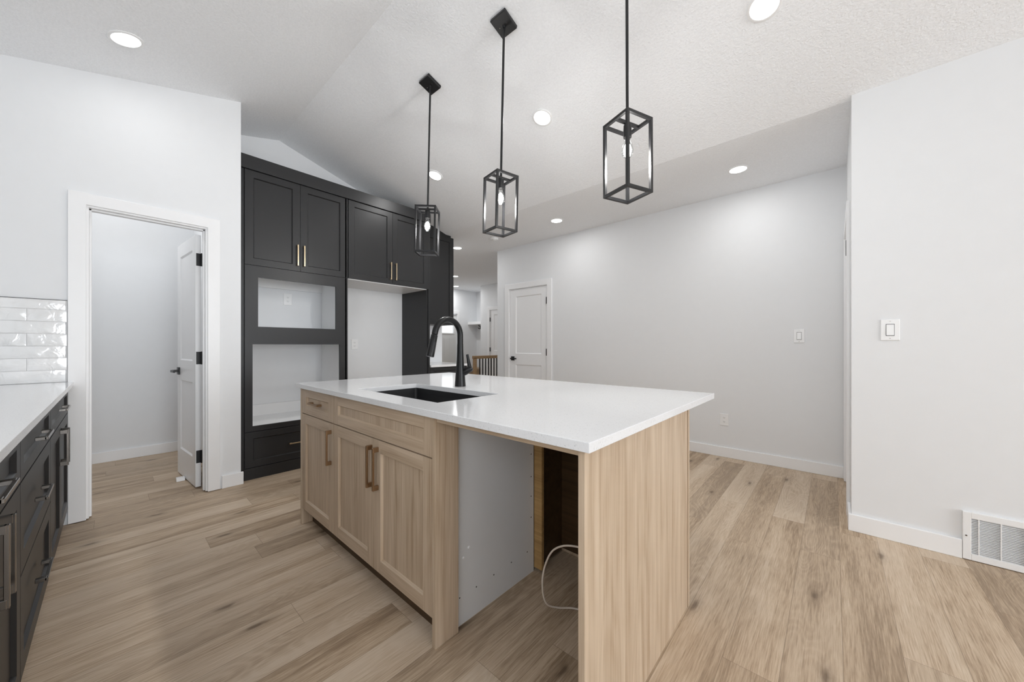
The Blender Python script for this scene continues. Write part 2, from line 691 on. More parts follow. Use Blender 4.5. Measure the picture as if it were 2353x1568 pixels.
def lever_set(parent, base, nrm, along, name='lever_handle', z=0.0):
    """square rosette with a flat lever. nrm: outward normal, along: lever direction"""
    base, nrm, along = Vector(base), Vector(nrm), Vector(along)
    up = Vector((0, 0, 1))
    mb = MB()

    def ob(c, a, b, d, la, lb, ld):
        M = Matrix((a, b, d)).transposed().to_4x4()
        M.translation = c
        mb.M = M
        mb.box(-la, la, -lb, lb, -ld, ld)
        mb.M = None
    ob(base + nrm * 0.006, along, up, nrm, 0.033, 0.033, 0.006)
    ob(base + nrm * 0.030, along, up, nrm, 0.011, 0.011, 0.022)
    ob(base + nrm * 0.054 + along * 0.052, along, up, nrm, 0.064, 0.010, 0.006)
    return mb.build(name, MAT['black_metal'], parent, bevel=0.002)


# pantry doorway: jamb, casing, stops and the leaf standing open inside the pantry
door1 = bpy.data.objects.new('door_1', None)
door1.location = (XL, 0.2, 0)
C.objects.link(door1)
tag(door1, 'white pantry door standing open inside its cased doorway', 'door', kind='structure')
mb = MB()
casing_x(mb, XL, XL + 0.019, PD0 - 0.012, PD1 + 0.012, PDZ + 0.012, 0.079)
mb.build('casing', MAT['trim_paint'], door1, bevel=0.0025)
mb = MB()
jx0, jx1 = XL - 0.117, XL + 0.004
mb.box(jx0, jx1, PD0 - 0.018, PD0, 0.008, PDZ)
mb.box(jx0, jx1, PD1, PD1 + 0.018, 0.008, PDZ)
mb.box(jx0, jx1, PD0 - 0.018, PD1 + 0.018, PDZ, PDZ + 0.018)
mb.box(XL - 0.068, XL - 0.03, PD0, PD0 + 0.011, 0.008, PDZ)
mb.box(XL - 0.068, XL - 0.03, PD1 - 0.011, PD1, 0.008, PDZ)
mb.box(XL - 0.068, XL - 0.03, PD0, PD1, PDZ - 0.011, PDZ)
mb.build('jamb', MAT['trim_paint'], door1, bevel=0.0015)
hinge = Vector((-3.943, 0.497, 0.0))
ang = math.radians(4.8)
dir_u = Vector((-math.cos(ang), -math.sin(ang), 0))      # along the leaf, into the pantry
dir_n = Vector((math.sin(ang), -math.cos(ang), 0))       # face seen from the kitchen
t_leaf = 0.035
org = hinge + dir_n * 0.0


def PD(u, v, n):
    return org + dir_u * u + dir_n * (t_leaf - n) * 1.0 + Vector((0, 0, 0.012 + v))


mb = MB()
panel_door(mb, PD, 0.625, 2.10, t_leaf, [(0.10, 0.525, 1.045, 1.985), (0.10, 0.525, 0.235, 0.865)])
leaf = mb.build('leaf', MAT['trim_paint'], door1)
lever_set(leaf, org + dir_u * 0.563 + dir_n * t_leaf + Vector((0, 0, 0.955)), dir_n, -dir_u)
lever_set(leaf, org + dir_u * 0.563 + Vector((0, 0, 0.955)), -dir_n, -dir_u)
for hz in (1.905, 1.085, 0.262):
    mb = MB()
    M = Matrix((-dir_u, dir_n, Vector((0, 0, 1)))).transposed().to_4x4()
    M.translation = org + Vector((0, 0, hz))
    mb.M = M
    mb.box(0.0, 0.003, 0.001, 0.031, -0.052, 0.052)                  # leaf plate on the door edge
    mb.M = None
    mb.tube([hinge + Vector((0.012, 0.004, hz - 0.054)), hinge + Vector((0.012, 0.004, hz + 0.054))], 0.007, 10)
    mb.box(hinge.x + 0.012, hinge.x + 0.036, PD1 - 0.0025, PD1 - 0.0005, hz - 0.052, hz + 0.052)
    mb.build('hinge', MAT['black_metal'], door1, bevel=0.0012)
mb = MB()
p0 = org + dir_u * 0.34 + dir_n * 0.02
mb.prism([(p0.x - 0.03, 0.0), (p0.x + 0.03, 0.0), (p0.x + 0.022, 0.030), (p0.x - 0.022, 0.030)], 'y', p0.y - 0.075, p0.y - 0.018)
ds = mb.build('door_stop', MAT['white_plastic'], None, bevel=0.003)
tag(ds, 'small white door stop on the floor under the open pantry door', 'door stop')


def closed_door_y(name, x0, x1, y_face, zt, wd, hinge_right, label, hz=(1.87, 1.09, 0.27), recess=0.006):
    d = bpy.data.objects.new(name, None)
    d.location = ((x0 + x1) / 2, y_face, 0)
    C.objects.link(d)
    tag(d, label, 'door', kind='structure')
    mb = MB()
    casing_y(mb, y_face - 0.019, y_face, x0, x1, zt, wd)
    mb.build('casing', MAT['trim_paint'], d, bevel=0.0025)
    mb = MB()
    mb.box(x0, x0 + 0.006, y_face - 0.002, y_face + 0.10, 0, zt)
    mb.box(x1 - 0.006, x1, y_face - 0.002, y_face + 0.10, 0, zt)
    mb.box(x0, x1, y_face - 0.002, y_face + 0.10, zt - 0.006, zt)
    mb.build('jamb', MAT['trim_paint'], d)
    w_, h_ = x1 - x0 - 0.018, zt - 0.02

    def P(u, v, n):
        return Vector((x0 + 0.009 + u, y_face + recess + n, 0.01 + v))
    mb = MB()
    panel_door(mb, P, w_, h_, 0.035, [(0.125, w_ - 0.11, 1.05, h_ - 0.115), (0.125, w_ - 0.11, 0.24, 0.873)], rec=0.010, sl=0.012)
    lf = mb.build('leaf', MAT['trim_paint'], d)
    hx = x1 if hinge_right else x0
    for z in hz:
        mb = MB()
        mb.box(*((hx - 0.017, hx - 0.001) if hinge_right else (hx + 0.001, hx + 0.017)), y_face - 0.017, y_face + 0.004, z - 0.052, z + 0.052)
        mb.build('hinge', MAT['black_metal'], d, bevel=0.0015)
    kx = x0 + 0.075 if hinge_right else x1 - 0.075
    lever_set(lf, (kx, y_face + recess, 0.98), (0, -1, 0), (1 if hinge_right else -1, 0, 0))
    return d


closed_door_y('door_2', -3.976, -3.201, YF, 2.107, 0.084, True, 'closed white two-panel door with black lever in the long far wall')
closed_door_y('door_3', -6.69, -5.90, 6.60, 2.118, 0.084, False, 'white closet door behind the stair railing in the hall')

# front door with a light in its upper half
d4 = bpy.data.objects.new('door_4', None)
d4.location = (-7.97, 6.08, 0)
C.objects.link(d4)
tag(d4, 'grey front entry door with a glazed upper light', 'door', kind='structure')
mb = MB()
casing_x(mb, -7.97, -7.951, 5.62, 6.545, 2.09, 0.09)
mb.build('casing', MAT['trim_paint'], d4, bevel=0.0025)
mb = MB()
gl = (5.76, 6.435, 1.545, 1.93)
mb.box(-8.03, -7.99, 5.63, 6.535, 0.01, gl[2])
mb.box(-8.03, -7.99, 5.63, 6.535, gl[3], 2.08)
mb.box(-8.03, -7.99, 5.63, gl[0], gl[2], gl[3])
mb.box(-8.03, -7.99, gl[1], 6.535, gl[2], gl[3])
for y0, y1 in ((5.73, 5.88), (5.93, 6.06), (6.11, 6.24), (6.29, 6.42)):
    for za, zb in ((0.15, 0.62), (0.72, 1.40)):
        mb.box(-7.99, -7.984, y0, y1, za, zb)
mb.build('leaf', MAT['front_door_paint'], d4, bevel=0.004)
mb = MB()
mb.box(-8.015, -8.008, gl[0], gl[1], gl[2], gl[3])
mb.build('glass_pane', MAT['clear_glass'], d4)
mb = MB()
for y0, y1, z0, z1 in ((gl[0] - .03, gl[0], gl[2] - .03, gl[3] + .03), (gl[1], gl[1] + .03, gl[2] - .03, gl[3] + .03), (gl[0], gl[1], gl[2] - .03, gl[2]), (gl[0], gl[1], gl[3], gl[3] + .03)):
    mb.box(-7.99, -7.978, y0, y1, z0, z1)
mb.build('glazing_frame', MAT['trim_paint'], d4, bevel=0.003)

# door on the short return wall, seen edge-on
d5 = bpy.data.objects.new('door_5', None)
d5.location = (XN, 3.85, 0)
C.objects.link(d5)
tag(d5, 'white cased door on the short return wall, seen edge-on', 'door', kind='structure')
mb = MB()
casing_x(mb, XN - 0.019, XN, 3.50, 4.26, 2.115, 0.084)
mb.build('casing', MAT['trim_paint'], d5, bevel=0.0025)
mb = MB()
mb.box(XN - 0.006, XN - 0.0005, 3.50, 4.26, 0.01, 2.115)
lf5 = mb.build('leaf', MAT['trim_paint'], d5)
mb = MB()
mb.box(XN - 0.022, XN - 0.006, 3.492, 3.506, 1.83, 1.94)
mb.build('hinge', MAT['black_metal'], d5)

# ------------------------------------------------------------------ cabinet fronts


def shaker(mb, P, u0, u1, v0, v1, rail_u, rail_v, t=0.020, rec=0.011, sl=0.007, mats=(0, 1)):
    """shaker front. P(u,v,n): n = 0 outer face, n = t back. mats: (stile/panel, rail)"""
    a0, a1, b0, b1 = u0 + rail_u, u1 - rail_u, v0 + rail_v, v1 - rail_v
    mb.mi = mats[0]
    mb.quad(P(u0, v0, 0), P(a0, v0, 0), P(a0, v1, 0), P(u0, v1, 0))
    mb.quad(P(a1, v0, 0), P(u1, v0, 0), P(u1, v1, 0), P(a1, v1, 0))
    mb.mi = mats[1]
    mb.quad(P(a0, v0, 0), P(a1, v0, 0), P(a1, b0, 0), P(a0, b0, 0))
    mb.quad(P(a0, b1, 0), P(a1, b1, 0), P(a1, v1, 0), P(a0, v1, 0))
    o = [(a0, b0), (a1, b0), (a1, b1), (a0, b1)]
    i = [(a0 + sl, b0 + sl), (a1 - sl, b0 + sl), (a1 - sl, b1 - sl), (a0 + sl, b1 - sl)]
    for k in range(4):
        j = (k + 1) % 4
        mb.mi = mats[1] if k in (0, 2) else mats[0]
        mb.quad(P(*o[k], 0), P(*o[j], 0), P(*i[j], rec), P(*i[k], rec))
    mb.mi = mats[0]
    mb.quad(*[P(*q, rec) for q in i])
    e = [(u0, v0), (u1, v0), (u1, v1), (u0, v1)]
    for k in range(4):
        j = (k + 1) % 4
        mb.mi = mats[1] if k in (0, 2) else mats[0]
        mb.quad(P(*e[k], 0), P(*e[j], 0), P(*e[j], t), P(*e[k], t))
    mb.mi = mats[0]
    mb.quad(*[P(*q, t) for q in e])
    bmesh.ops.remove_doubles(mb.bm, verts=mb.bm.verts[:], dist=1e-5)
    mb.mi = 0


def pull(parent, P, u, v, length, vertical, mat, proj=0.030, name='handle', th=0.0055):
    """squared bar pull, P maps (u,v,n) with n negative = outwards"""
    mb = MB()

    def bx(u0, u1, v0, v1, n0, n1):
        c = [P(a, b, d) for d in (n0, n1) for b in (v0, v1) for a in (u0, u1)]
        vs = [mb.v(q) for q in c]
        for q in ((0, 2, 3, 1), (4, 5, 7, 6), (0, 1, 5, 4), (2, 6, 7, 3), (0, 4, 6, 2), (1, 3, 7, 5)):
            mb.face([vs[i] for i in q])
    h = length / 2
    if vertical:
        bx(u - th, u + th, v - h, v + h, -proj, -proj + 2 * th * 0.85)
        for s in (-1, 1):
            bx(u - th * 1.15, u + th * 1.15, v + s * (h - 0.011) - 0.011, v + s * (h - 0.011) + 0.011, -proj + 0.004, 0)
    else:
        bx(u - h, u + h, v - th, v + th, -proj, -proj + 2 * th * 0.85)
        for s in (-1, 1):
            bx(u + s * (h - 0.011) - 0.011, u + s * (h - 0.011) + 0.011, v - th * 1.15, v + th * 1.15, -proj + 0.004, 0)
    return mb.build(name, mat, parent, bevel=0.0012)


OAK = [MAT['oak_vertical'], MAT['oak_horizontal']]
BLK = [MAT['black_lacquer'], MAT['black_lacquer']]

# ------------------------------------------------------------------ kitchen island
IY0, IY1 = 0.843, 1.742
ITOP = 0.938
ITHK = 0.028
ZU = ITOP - ITHK


def PI_(u, v, n):
    return Vector((u, IY0 + n, v))


# drawer base unit on the left
u1 = thing('base_cabinet', 'oak island unit with one drawer over one door, left end of island', 'cabinet', (-2.38, 1.2, 0), 'oak island cabinet units')
mb = MB()
mb.box(-2.630, -2.126, IY0 + 0.021, 1.46, 0.105, ZU)
mb.build('carcass', MAT['oak_vertical'], u1)
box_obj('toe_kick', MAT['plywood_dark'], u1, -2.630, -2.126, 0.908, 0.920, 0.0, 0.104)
mb = MB()
shaker(mb, PI_, -2.6285, -2.1275, 0.7445, ZU - 0.004, 0.072, 0.052)
dr = mb.build('drawer', OAK, u1)
pull(dr, PI_, -2.372, 0.826, 0.150, False, MAT['bronze_pull'])
mb = MB()
shaker(mb, PI_, -2.6285, -2.1275, 0.112, 0.7385, 0.062, 0.060)
dr = mb.build('door', OAK, u1)
pull(dr, PI_, -2.157, 0.601, 0.200, True, MAT['bronze_pull'])

# sink base unit
u2 = thing('sink_base_cabinet', 'oak island unit with two doors under a false front, below the sink', 'cabinet', (-1.65, 1.2, 0), 'oak island cabinet units')
mb = MB()
# open-topped carcass so that the sink hangs free inside
mb.box(-2.124, -2.108, IY0 + 0.021, 1.485, 0.105, ZU)
mb.box(-2.108, -1.194, IY0 + 0.021, 1.485, 0.105, 0.121)
mb.box(-2.108, -1.194, 1.469, 1.485, 0.121, ZU)
mb.box(-2.108, -1.194, IY0 + 0.021, IY0 + 0.036, 0.121, ZU)
mb.build('carcass', MAT['oak_vertical'], u2)
box_obj('side_panel', MAT['grey_melamine'], u2, -1.194, -1.178, IY0 + 0.021, 1.485, 0.0, ZU)['label'] = 'bare grey side sheet facing the dishwasher bay'
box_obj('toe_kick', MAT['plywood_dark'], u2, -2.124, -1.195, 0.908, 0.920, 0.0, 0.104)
mb = MB()
shaker(mb, PI_, -2.1225, -1.1795, 0.7445, ZU - 0.004, 0.058, 0.052)
mb.build('false_front', OAK, u2)
for a, b, hx in ((-2.1225, -1.6525, -1.672), (-1.6495, -1.1795, -1.610)):
    mb = MB()
    shaker(mb, PI_, a, b, 0.112, 0.7385, 0.062, 0.060)
    dr = mb.build('door', OAK, u2)
    pull(dr, PI_, hx, 0.605, 0.202, True, MAT['bronze_pull'])
for y, z in ((1.033, 0.313), (1.003, 0.280)):
    mb = MB()
    mb.lathe([(0.006, 0), (0.006, 0.002), (0.004, 0.004)], 14, (-1.178, y, z), Matrix.Rotation(math.pi / 2, 4, 'Y'))
    mb.build('screw_cap', MAT['white_plastic'], u2, smooth=True)
for y, z in ((1.077, 0.119), (1.187, 0.120), (1.309, 0.123), (1.431, 0.122), (0.982, 0.119), (1.463, 0.502), (1.463, 0.62), (1.463, 0.40), (1.463, 0.29)):
    mb = MB()
    mb.lathe([(0.0032, -0.002), (0.0032, 0.0006)], 10, (-1.178, y, z), Matrix.Rotation(math.pi / 2, 4, 'Y'))
    mb.build('screw_hole', MAT['dark_slot'], u2)

# surround: end panels, back panel, rails round the dishwasher bay
u3 = thing('island_surround', 'light oak end panels and back framing the island and empty dishwasher bay', 'island', (-1.57, 1.3, 0))
box_obj('end_panel', MAT['oak_vertical'], u3, -0.514, -0.494, IY0 - 0.002, IY1, 0.0, ZU, 0.001)['label'] = 'full height oak panel closing the right end'
box_obj('end_panel', MAT['oak_vertical'], u3, -2.652, -2.632, IY0 - 0.002, IY1, 0.0, ZU, 0.001)
box_obj('back_panel', MAT['oak_vertical'], u3, -2.652, -0.490, IY1 + 0.003, IY1 + 0.020, 0.0, ZU, 0.001)
box_obj('divider_post', MAT['oak_vertical'], u3, -1.1765, -1.156, IY0 - 0.002, 0.958, 0.0, ZU, 0.001)
box_obj('top_rail', MAT['oak_horizontal'], u3, -1.1555, -0.5145, IY0 + 0.004, IY0 + 0.022, ZU - 0.022, ZU, 0.001)
box_obj('plywood_strip', MAT['plywood_raw'], u3, -1.176, -1.126, 1.487, 1.505, 0.02, ZU - 0.002)
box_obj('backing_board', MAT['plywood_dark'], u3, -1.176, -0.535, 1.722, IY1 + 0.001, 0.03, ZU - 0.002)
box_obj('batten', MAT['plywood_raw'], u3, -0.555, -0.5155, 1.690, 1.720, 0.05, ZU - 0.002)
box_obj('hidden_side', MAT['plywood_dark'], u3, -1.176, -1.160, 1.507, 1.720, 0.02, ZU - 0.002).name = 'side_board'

# worktop with the sink cut-out
CT = (-2.682, -0.4655, 0.8165, 2.108)
SK = (-2.045, -1.290, 0.952, 1.338)
ct = thing('island_worktop', 'white quartz worktop with a sink cut-out on the oak island', 'worktop', ((CT[0] + CT[1]) / 2, 1.46, ZU))
mb = MB()
xs = [CT[0], SK[0], SK[1], CT[1]]
ys = [CT[2], SK[2], SK[3], CT[3]]
g = {}
for k, z in enumerate((ZU, ITOP)):
    for i, x in enumerate(xs):
        for j, y in enumerate(ys):
            g[i, j, k] = mb.v((x, y, z))
for i in range(3):
    for j in range(3):
        if (i, j) == (1, 1):
            continue
        for k in (0, 1):
            mb.face([g[i, j, k], g[i + 1, j, k], g[i + 1, j + 1, k], g[i, j + 1, k]])
for i in range(3):
    for j in (0, 3):
        mb.face([g[i, j, 0], g[i + 1, j, 0], g[i + 1, j, 1], g[i, j, 1]])
        mb.face([g[j, i, 0], g[j, i + 1, 0], g[j, i + 1, 1], g[j, i, 1]])
for j in (1, 2):
    mb.face([g[1, j, 0], g[2, j, 0], g[2, j, 1], g[1, j, 1]])
    mb.face([g[j, 1, 0], g[j, 2, 0], g[j, 2, 1], g[j, 1, 1]])
mb.build('slab', MAT['quartz'], ct, bevel=0.002)

# undermount double sink
sk = thing('kitchen_sink', 'black composite double bowl sink set under the island worktop', 'sink', ((SK[0] + SK[1]) / 2, 1.145, ZU - 0.225))
mb = MB()
ox = 0.004
x0, x1, y0, y1 = SK[0] - ox, SK[1] + ox, SK[2] - ox, SK[3] + ox
zb, zt = ZU - 0.222, ZU - 0.001
t = 0.012
DX = -1.60                       # low divider between the bowls
DZ = 0.874


def rbox(a0, a1, b0, b1, r, n=5):
    pts = []
    for cx, cy, s in ((a1 - r, b1 - r, 0), (a0 + r, b1 - r, 1), (a0 + r, b0 + r, 2), (a1 - r, b0 + r, 3)):
        for k in range(n + 1):
            an = math.pi / 2 * (s + k / n)
            pts.append((cx + r * math.cos(an), cy + r * math.sin(an)))
    return pts


def bowl(a0, a1, b0, b1, ztop):
    top = [mb.v((x, y, ztop)) for x, y in rbox(a0, a1, b0, b1, 0.016)]
    mid = [mb.v((x, y, zb + 0.03)) for x, y in rbox(a0 + .006, a1 - .006, b0 + .006, b1 - .006, 0.022)]
    bot = [mb.v((x, y, zb + 0.006)) for x, y in rbox(a0 + .026, a1 - .026, b0 + .026, b1 - .026, 0.03)]
    n = len(top)
    for A, B in ((top, mid), (mid, bot)):
        for k in range(n):
            mb.face([A[k], A[(k + 1) % n], B[(k + 1) % n], B[k]])
    mb.face(bot)
    return top


bowl(x0, DX - 0.014, y0, y1, DZ)
bowl(DX + 0.014, x1, y0, y1, DZ)
# upper rim wall all round above the divider height
ra = [mb.v((x, y, DZ)) for x, y in rbox(x0, x1, y0, y1, 0.016)]
rb = [mb.v((x, y, zt)) for x, y in rbox(x0, x1, y0, y1, 0.016)]
rc = [mb.v((x, y, zt)) for x, y in rbox(x0 - 0.02, x1 + 0.02, y0 - 0.02, y1 + 0.02, 0.03)]
rd = [mb.v((x, y, zb - 0.004)) for x, y in rbox(x0 - 0.014, x1 + 0.014, y0 - 0.014, y1 + 0.014, 0.03)]
n_ = len(ra)
for A, B in ((ra, rb), (rb, rc), (rc, rd)):
    for k in range(n_):
        mb.face([A[k], A[(k + 1) % n_], B[(k + 1) % n_], B[k]])
mb.face(rd)
mb.build('bowl', MAT['granite_black'], sk, smooth=True)
mb = MB()
mb.box(DX - 0.015, DX + 0.015, y0 + 0.001, y1 - 0.001, DZ - 0.05, DZ + 0.003)
mb.build('divider', MAT['granite_black'], sk, bevel=0.008, seg=4)
for dx_ in ((x0 + DX) / 2, (x1 + DX) / 2):
    mb = MB()
    mb.lathe([(0.044, 0.0), (0.044, 0.004), (0.034, 0.006), (0.030, 0.001)], 24, (dx_, 1.145, zb + 0.006))
    mb.build('drain', MAT['nickel_pull'], sk, smooth=True)

# pull-down faucet
FX, FY = -1.710, 1.430
fc = thing('kitchen_faucet', 'matte black pull-down faucet with a high arched spout behind the sink', 'faucet', (FX, FY, ITOP))
mb = MB()
mb.lathe([(0.0335, 0.0), (0.0335, 0.004), (0.0315, 0.03), (0.0275, 0.085), (0.0225, 0.15), (0.0195, 0.21), (0.0185, 0.26)], 30, (FX, FY, ITOP))
mb.build('body', MAT['matte_black'], fc, smooth=True)
R = 0.094
z0 = ITOP + 0.312
pts = [(FX, FY, ITOP + 0.255), (FX, FY, ITOP + 0.285)]
for k in range(19):
    a = math.radians(180 - (180 - 14) * k / 18)
    pts.append((FX, FY - R - R * math.cos(a), z0 + R * math.sin(a)))
end = Vector(pts[-1])
tg = Vector((0, -math.sin(math.radians(14)), -math.cos(math.radians(14)))).normalized()
pts.append(tuple(end + tg * 0.02))
mb = MB()
mb.tube(pts, 0.0178, 20)
mb.build('spout', MAT['matte_black'], fc, smooth=True)
mb = MB()
hp = end + tg * 0.022
mb.tube([hp, hp + tg * 0.004, hp + tg * 0.03, hp + tg * 0.10, hp + tg * 0.128, hp + tg * 0.130], [0.0165, 0.0192, 0.0198, 0.0222, 0.0225, 0.0205], 22)
hd = mb.build('spray_head', MAT['matte_black'], fc, smooth=True)
mb = MB()
xd = Vector((1, 0, 0))
yd = tg.cross(xd).normalized()
M = Matrix((xd, yd, tg)).transposed().to_4x4()
M.translation = hp + tg * 0.075 + xd * 0.0195
mb.M = M
mb.box(-0.002, 0.0035, -0.006, 0.006, -0.030, 0.030)
mb.M = None
mb.build('spray_button', MAT['black_metal'], hd, bevel=0.002)
mb = MB()
p = Vector((FX, FY, ITOP + 0.078))
sd = Vector((0.80, 0.60, 0)).normalized()
mb.tube([p + sd * 0.010, p + sd * 0.030 + Vector((0, 0, 0.010)), p + sd * 0.064 + Vector((0, 0, 0.032)), p + sd * 0.070 + Vector((0, 0, 0.038))], [0.019, 0.021, 0.020, 0.015], 18)
lv = mb.build('lever', MAT['matte_black'], fc, smooth=True)
mb = MB()
q = p + sd * 0.060 + Vector((0, 0, 0.030))
e_ = p + sd * 0.044 + Vector((0, 0, 0.118))
mb.tube([q, q * 0.7 + e_ * 0.3, q * 0.3 + e_ * 0.7, e_], [0.014, 0.0115, 0.0088, 0.0078], 14)
mb.build('lever_blade', MAT['matte_black'], lv, smooth=True)

# loose cable in the dishwasher bay
cp = [Vector(q) for q in ((-0.522, 1.36, 0.30), (-0.62, 1.33, 0.338), (-0.80, 1.30, 0.345), (-0.905, 1.29, 0.30), (-0.952, 1.28, 0.21), (-0.958, 1.27, 0.12), (-0.948, 1.285, 0.045), (-0.92, 1.335, 0.012), (-0.87, 1.385, 0.006), (-0.80, 1.405, 0.006), (-0.68, 1.38, 0.006), (-0.56, 1.30, 0.006))]
path = []
for k in range(len(cp) - 1):
    p0_, p1_, p2_, p3_ = cp[max(k - 1, 0)], cp[k], cp[k + 1], cp[min(k + 2, len(cp) - 1)]
    for j in range(10):
        t_ = j / 10
        q = 0.5 * (2 * p1_ + (p2_ - p0_) * t_ + (2 * p0_ - 5 * p1_ + 4 * p2_ - p3_) * t_ ** 2 + (3 * p1_ - p0_ - 3 * p2_ + p3_) * t_ ** 3)
        q.z = max(q.z, 0.0045)
        path.append(q)
path.append(cp[-1])
co_ = MB().tube(path, 0.0042, 10).build('power_cable', MAT['cable_jacket'], None, smooth=True)
tag(co_, 'loose beige power cable looping inside the empty dishwasher bay', 'cable')

# ------------------------------------------------------------------ counter run on the left
LY = -0.195
LTOP = 0.947
LZU = LTOP - 0.028


def PL(u, v, n):
    return Vector((u, LY - n, v))


LG = 'black base cabinets along the left counter'


def left_unit(label, a, b, fronts):
    t_ = thing('base_cabinet', label, 'cabinet', ((a + b) / 2, -0.54, 0), LG)
    box_obj('carcass', MAT['black_shadow_gap'], t_, a, b, YR + 0.002, LY - 0.021, 0.105, LZU)
    box_obj('toe_kick', MAT['black_lacquer'], t_, a, b, LY - 0.045, LY - 0.033, 0.0, 0.104)
    for kind, u0_, u1_, v0_, v1_, hu, hv, ln, vert in fronts:
        mb_ = MB()
        shaker(mb_, PL, u0_ + 0.0015, u1_ - 0.0015, v0_, v1_, 0.062, 0.045 if v1_ - v0_ < 0.2 else 0.062)
        f_ = mb_.build(kind, BLK, t_)
        pull(f_, PL, hu, hv, ln, vert, MAT['nickel_pull'], proj=0.032)
    return t_


DZT, DZB = LZU - 0.006, 0.752
left_unit('black base unit with a drawer over two doors, touching the pantry wall', -3.768, -2.766, [
    ('drawer', -3.766, -2.767, DZB, DZT, -3.262, 0.832, 0.200, False),
    ('door', -3.766, -3.270, 0.112, 0.746, -3.310, 0.612, 0.200, True),
    ('door', -3.270, -2.767, 0.112, 0.746, -3.230, 0.612, 0.200, True)])
left_unit('black three-drawer base unit in the middle of the left counter run', -2.764, -1.931, [
    ('drawer', -2.763, -1.932, DZB, DZT, -2.347, 0.832, 0.200, False),
    ('drawer', -2.763, -1.932, 0.452, 0.746, -2.347, 0.602, 0.200, False),
    ('drawer', -2.763, -1.932, 0.112, 0.446, -2.347, 0.292, 0.200, False)])
left_unit('black base unit nearest the camera with tall door pulls', -1.929, -1.090, [
    ('drawer', -1.928, -1.091, DZB, DZT, -1.51, 0.832, 0.200, False),
    ('door', -1.928, -1.510, 0.112, 0.746, -1.550, 0.660, 0.200, True),
    ('door', -1.510, -1.091, 0.112, 0.746, -1.470, 0.660, 0.200, True)])
lw = MB().box(XL + 0.0015, -1.07, YR + 0.002, LY + 0.025, LZU, LTOP).build('counter_worktop', MAT['quartz'], None, bevel=0.002)
tag(lw, 'white quartz worktop over the black cabinets on the left', 'worktop')

# wavy glazed subway tiles on the wall above the counter
bs = thing('tile_backsplash', 'glossy white subway tiles on the wall beside the pantry casing', 'backsplash', (XL, -0.5, LTOP))
box_obj('grout_bed', MAT['grout'], bs, XL, XL + 0.004, YR + 0.002, -0.198, LTOP + 0.001, 1.486)
rng = random.Random(5)
mb = MB()
zz = LTOP + 0.003
rowh, tl = 0.0790, 0.309
r = 0
while zz < 1.484:
    z1 = min(zz + rowh - 0.0025, 1.484)
    y_hi = -0.200
    start = -0.359 if r % 2 else -0.359 + tl / 2
    cuts = [y_hi] + [start - tl * k for k in range(0, 4)]
    cuts = [c for c in cuts if c <= y_hi + 1e-6] + [YR + 0.004]
    cuts = sorted({round(max(c, YR + 0.004), 4) for c in cuts})
    for a, b in zip(cuts, cuts[1:]):
        if b - a < 0.004:
            continue
        # gently uneven tile: 7 x 3 grid of heights
        na, nb = 10, 4
        vt = {}
        for i in range(na + 1):
            for j in range(nb + 1):
                edge = i in (0, na) or j in (0, nb)
                hgt = 0.0075 if edge else 0.0085 + rng.uniform(-0.0003, 0.0004)
                vt[i, j] = mb.v((XL + hgt, a + 0.001 + (b - a - 0.002) * i / na, zz + (z1 - zz) * j / nb))
        for i in range(na):
            for j in range(nb):
                mb.face([vt[i, j], vt[i + 1, j], vt[i + 1, j + 1], vt[i, j + 1]])
        for (i0, j0, i1, j1) in [(i, 0, i + 1, 0) for i in range(na)] + [(i, nb, i + 1, nb) for i in range(na)] + [(0, j, 0, j + 1) for j in range(nb)] + [(na, j, na, j + 1) for j in range(nb)]:
            A, B = vt[i0, j0], vt[i1, j1]
            mb.face([A, B, mb.bm.verts.new((XL + 0.003, B.co.y, B.co.z)), mb.bm.verts.new((XL + 0.003, A.co.y, A.co.z))])
    zz += rowh
    r += 1
bmesh.ops.remove_doubles(mb.bm, verts=mb.bm.verts[:], dist=1e-5)
mb.build('tiles', MAT['tile'], bs, smooth=True)
box_obj('edge_trim', MAT['dark_slot'], bs, XL, XL + 0.009, YR + 0.002, -0.198, 1.486, 1.4885)

# ------------------------------------------------------------------ tall black cabinets
XC = -3.84


def PC(u, v, n):
    return Vector((XC - n, u, v))


def pc_box(mb, u0, u1, v0, v1, n0, n1):
    return mb.box(XC - n1, XC - n0, u0, u1, v0, v1)


TZ = 2.745
ov = thing('oven_tower_cabinet', 'tall black oven cabinet with two empty white-lined appliance openings', 'cabinet', (-4.13, 1.2, 0))
mb = MB()
pc_box(mb, 0.742, 0.771, 0.0, TZ, 0.008, 0.028)
mb.build('filler_strip', MAT['black_lacquer'], ov, bevel=0.001)
mb = MB()
pc_box(mb, 0.773, 0.797, 0.0, TZ, 0.022, 0.598)
pc_box(mb, 1.644, 1.670, 0.0, TZ, 0.0, 0.598)
pc_box(mb, 0.797, 1.644, 1.905, TZ, 0.022, 0.598)
pc_box(mb, 0.797, 1.644, 0.104, 0.44, 0.022, 0.598)
mb.build('carcass', MAT['black_lacquer'], ov)
mb = MB()
pc_box(mb, 0.773, 1.644, 0.0, 0.101, 0.002, 0.020)
mb.build('plinth', MAT['black_lacquer'], ov)
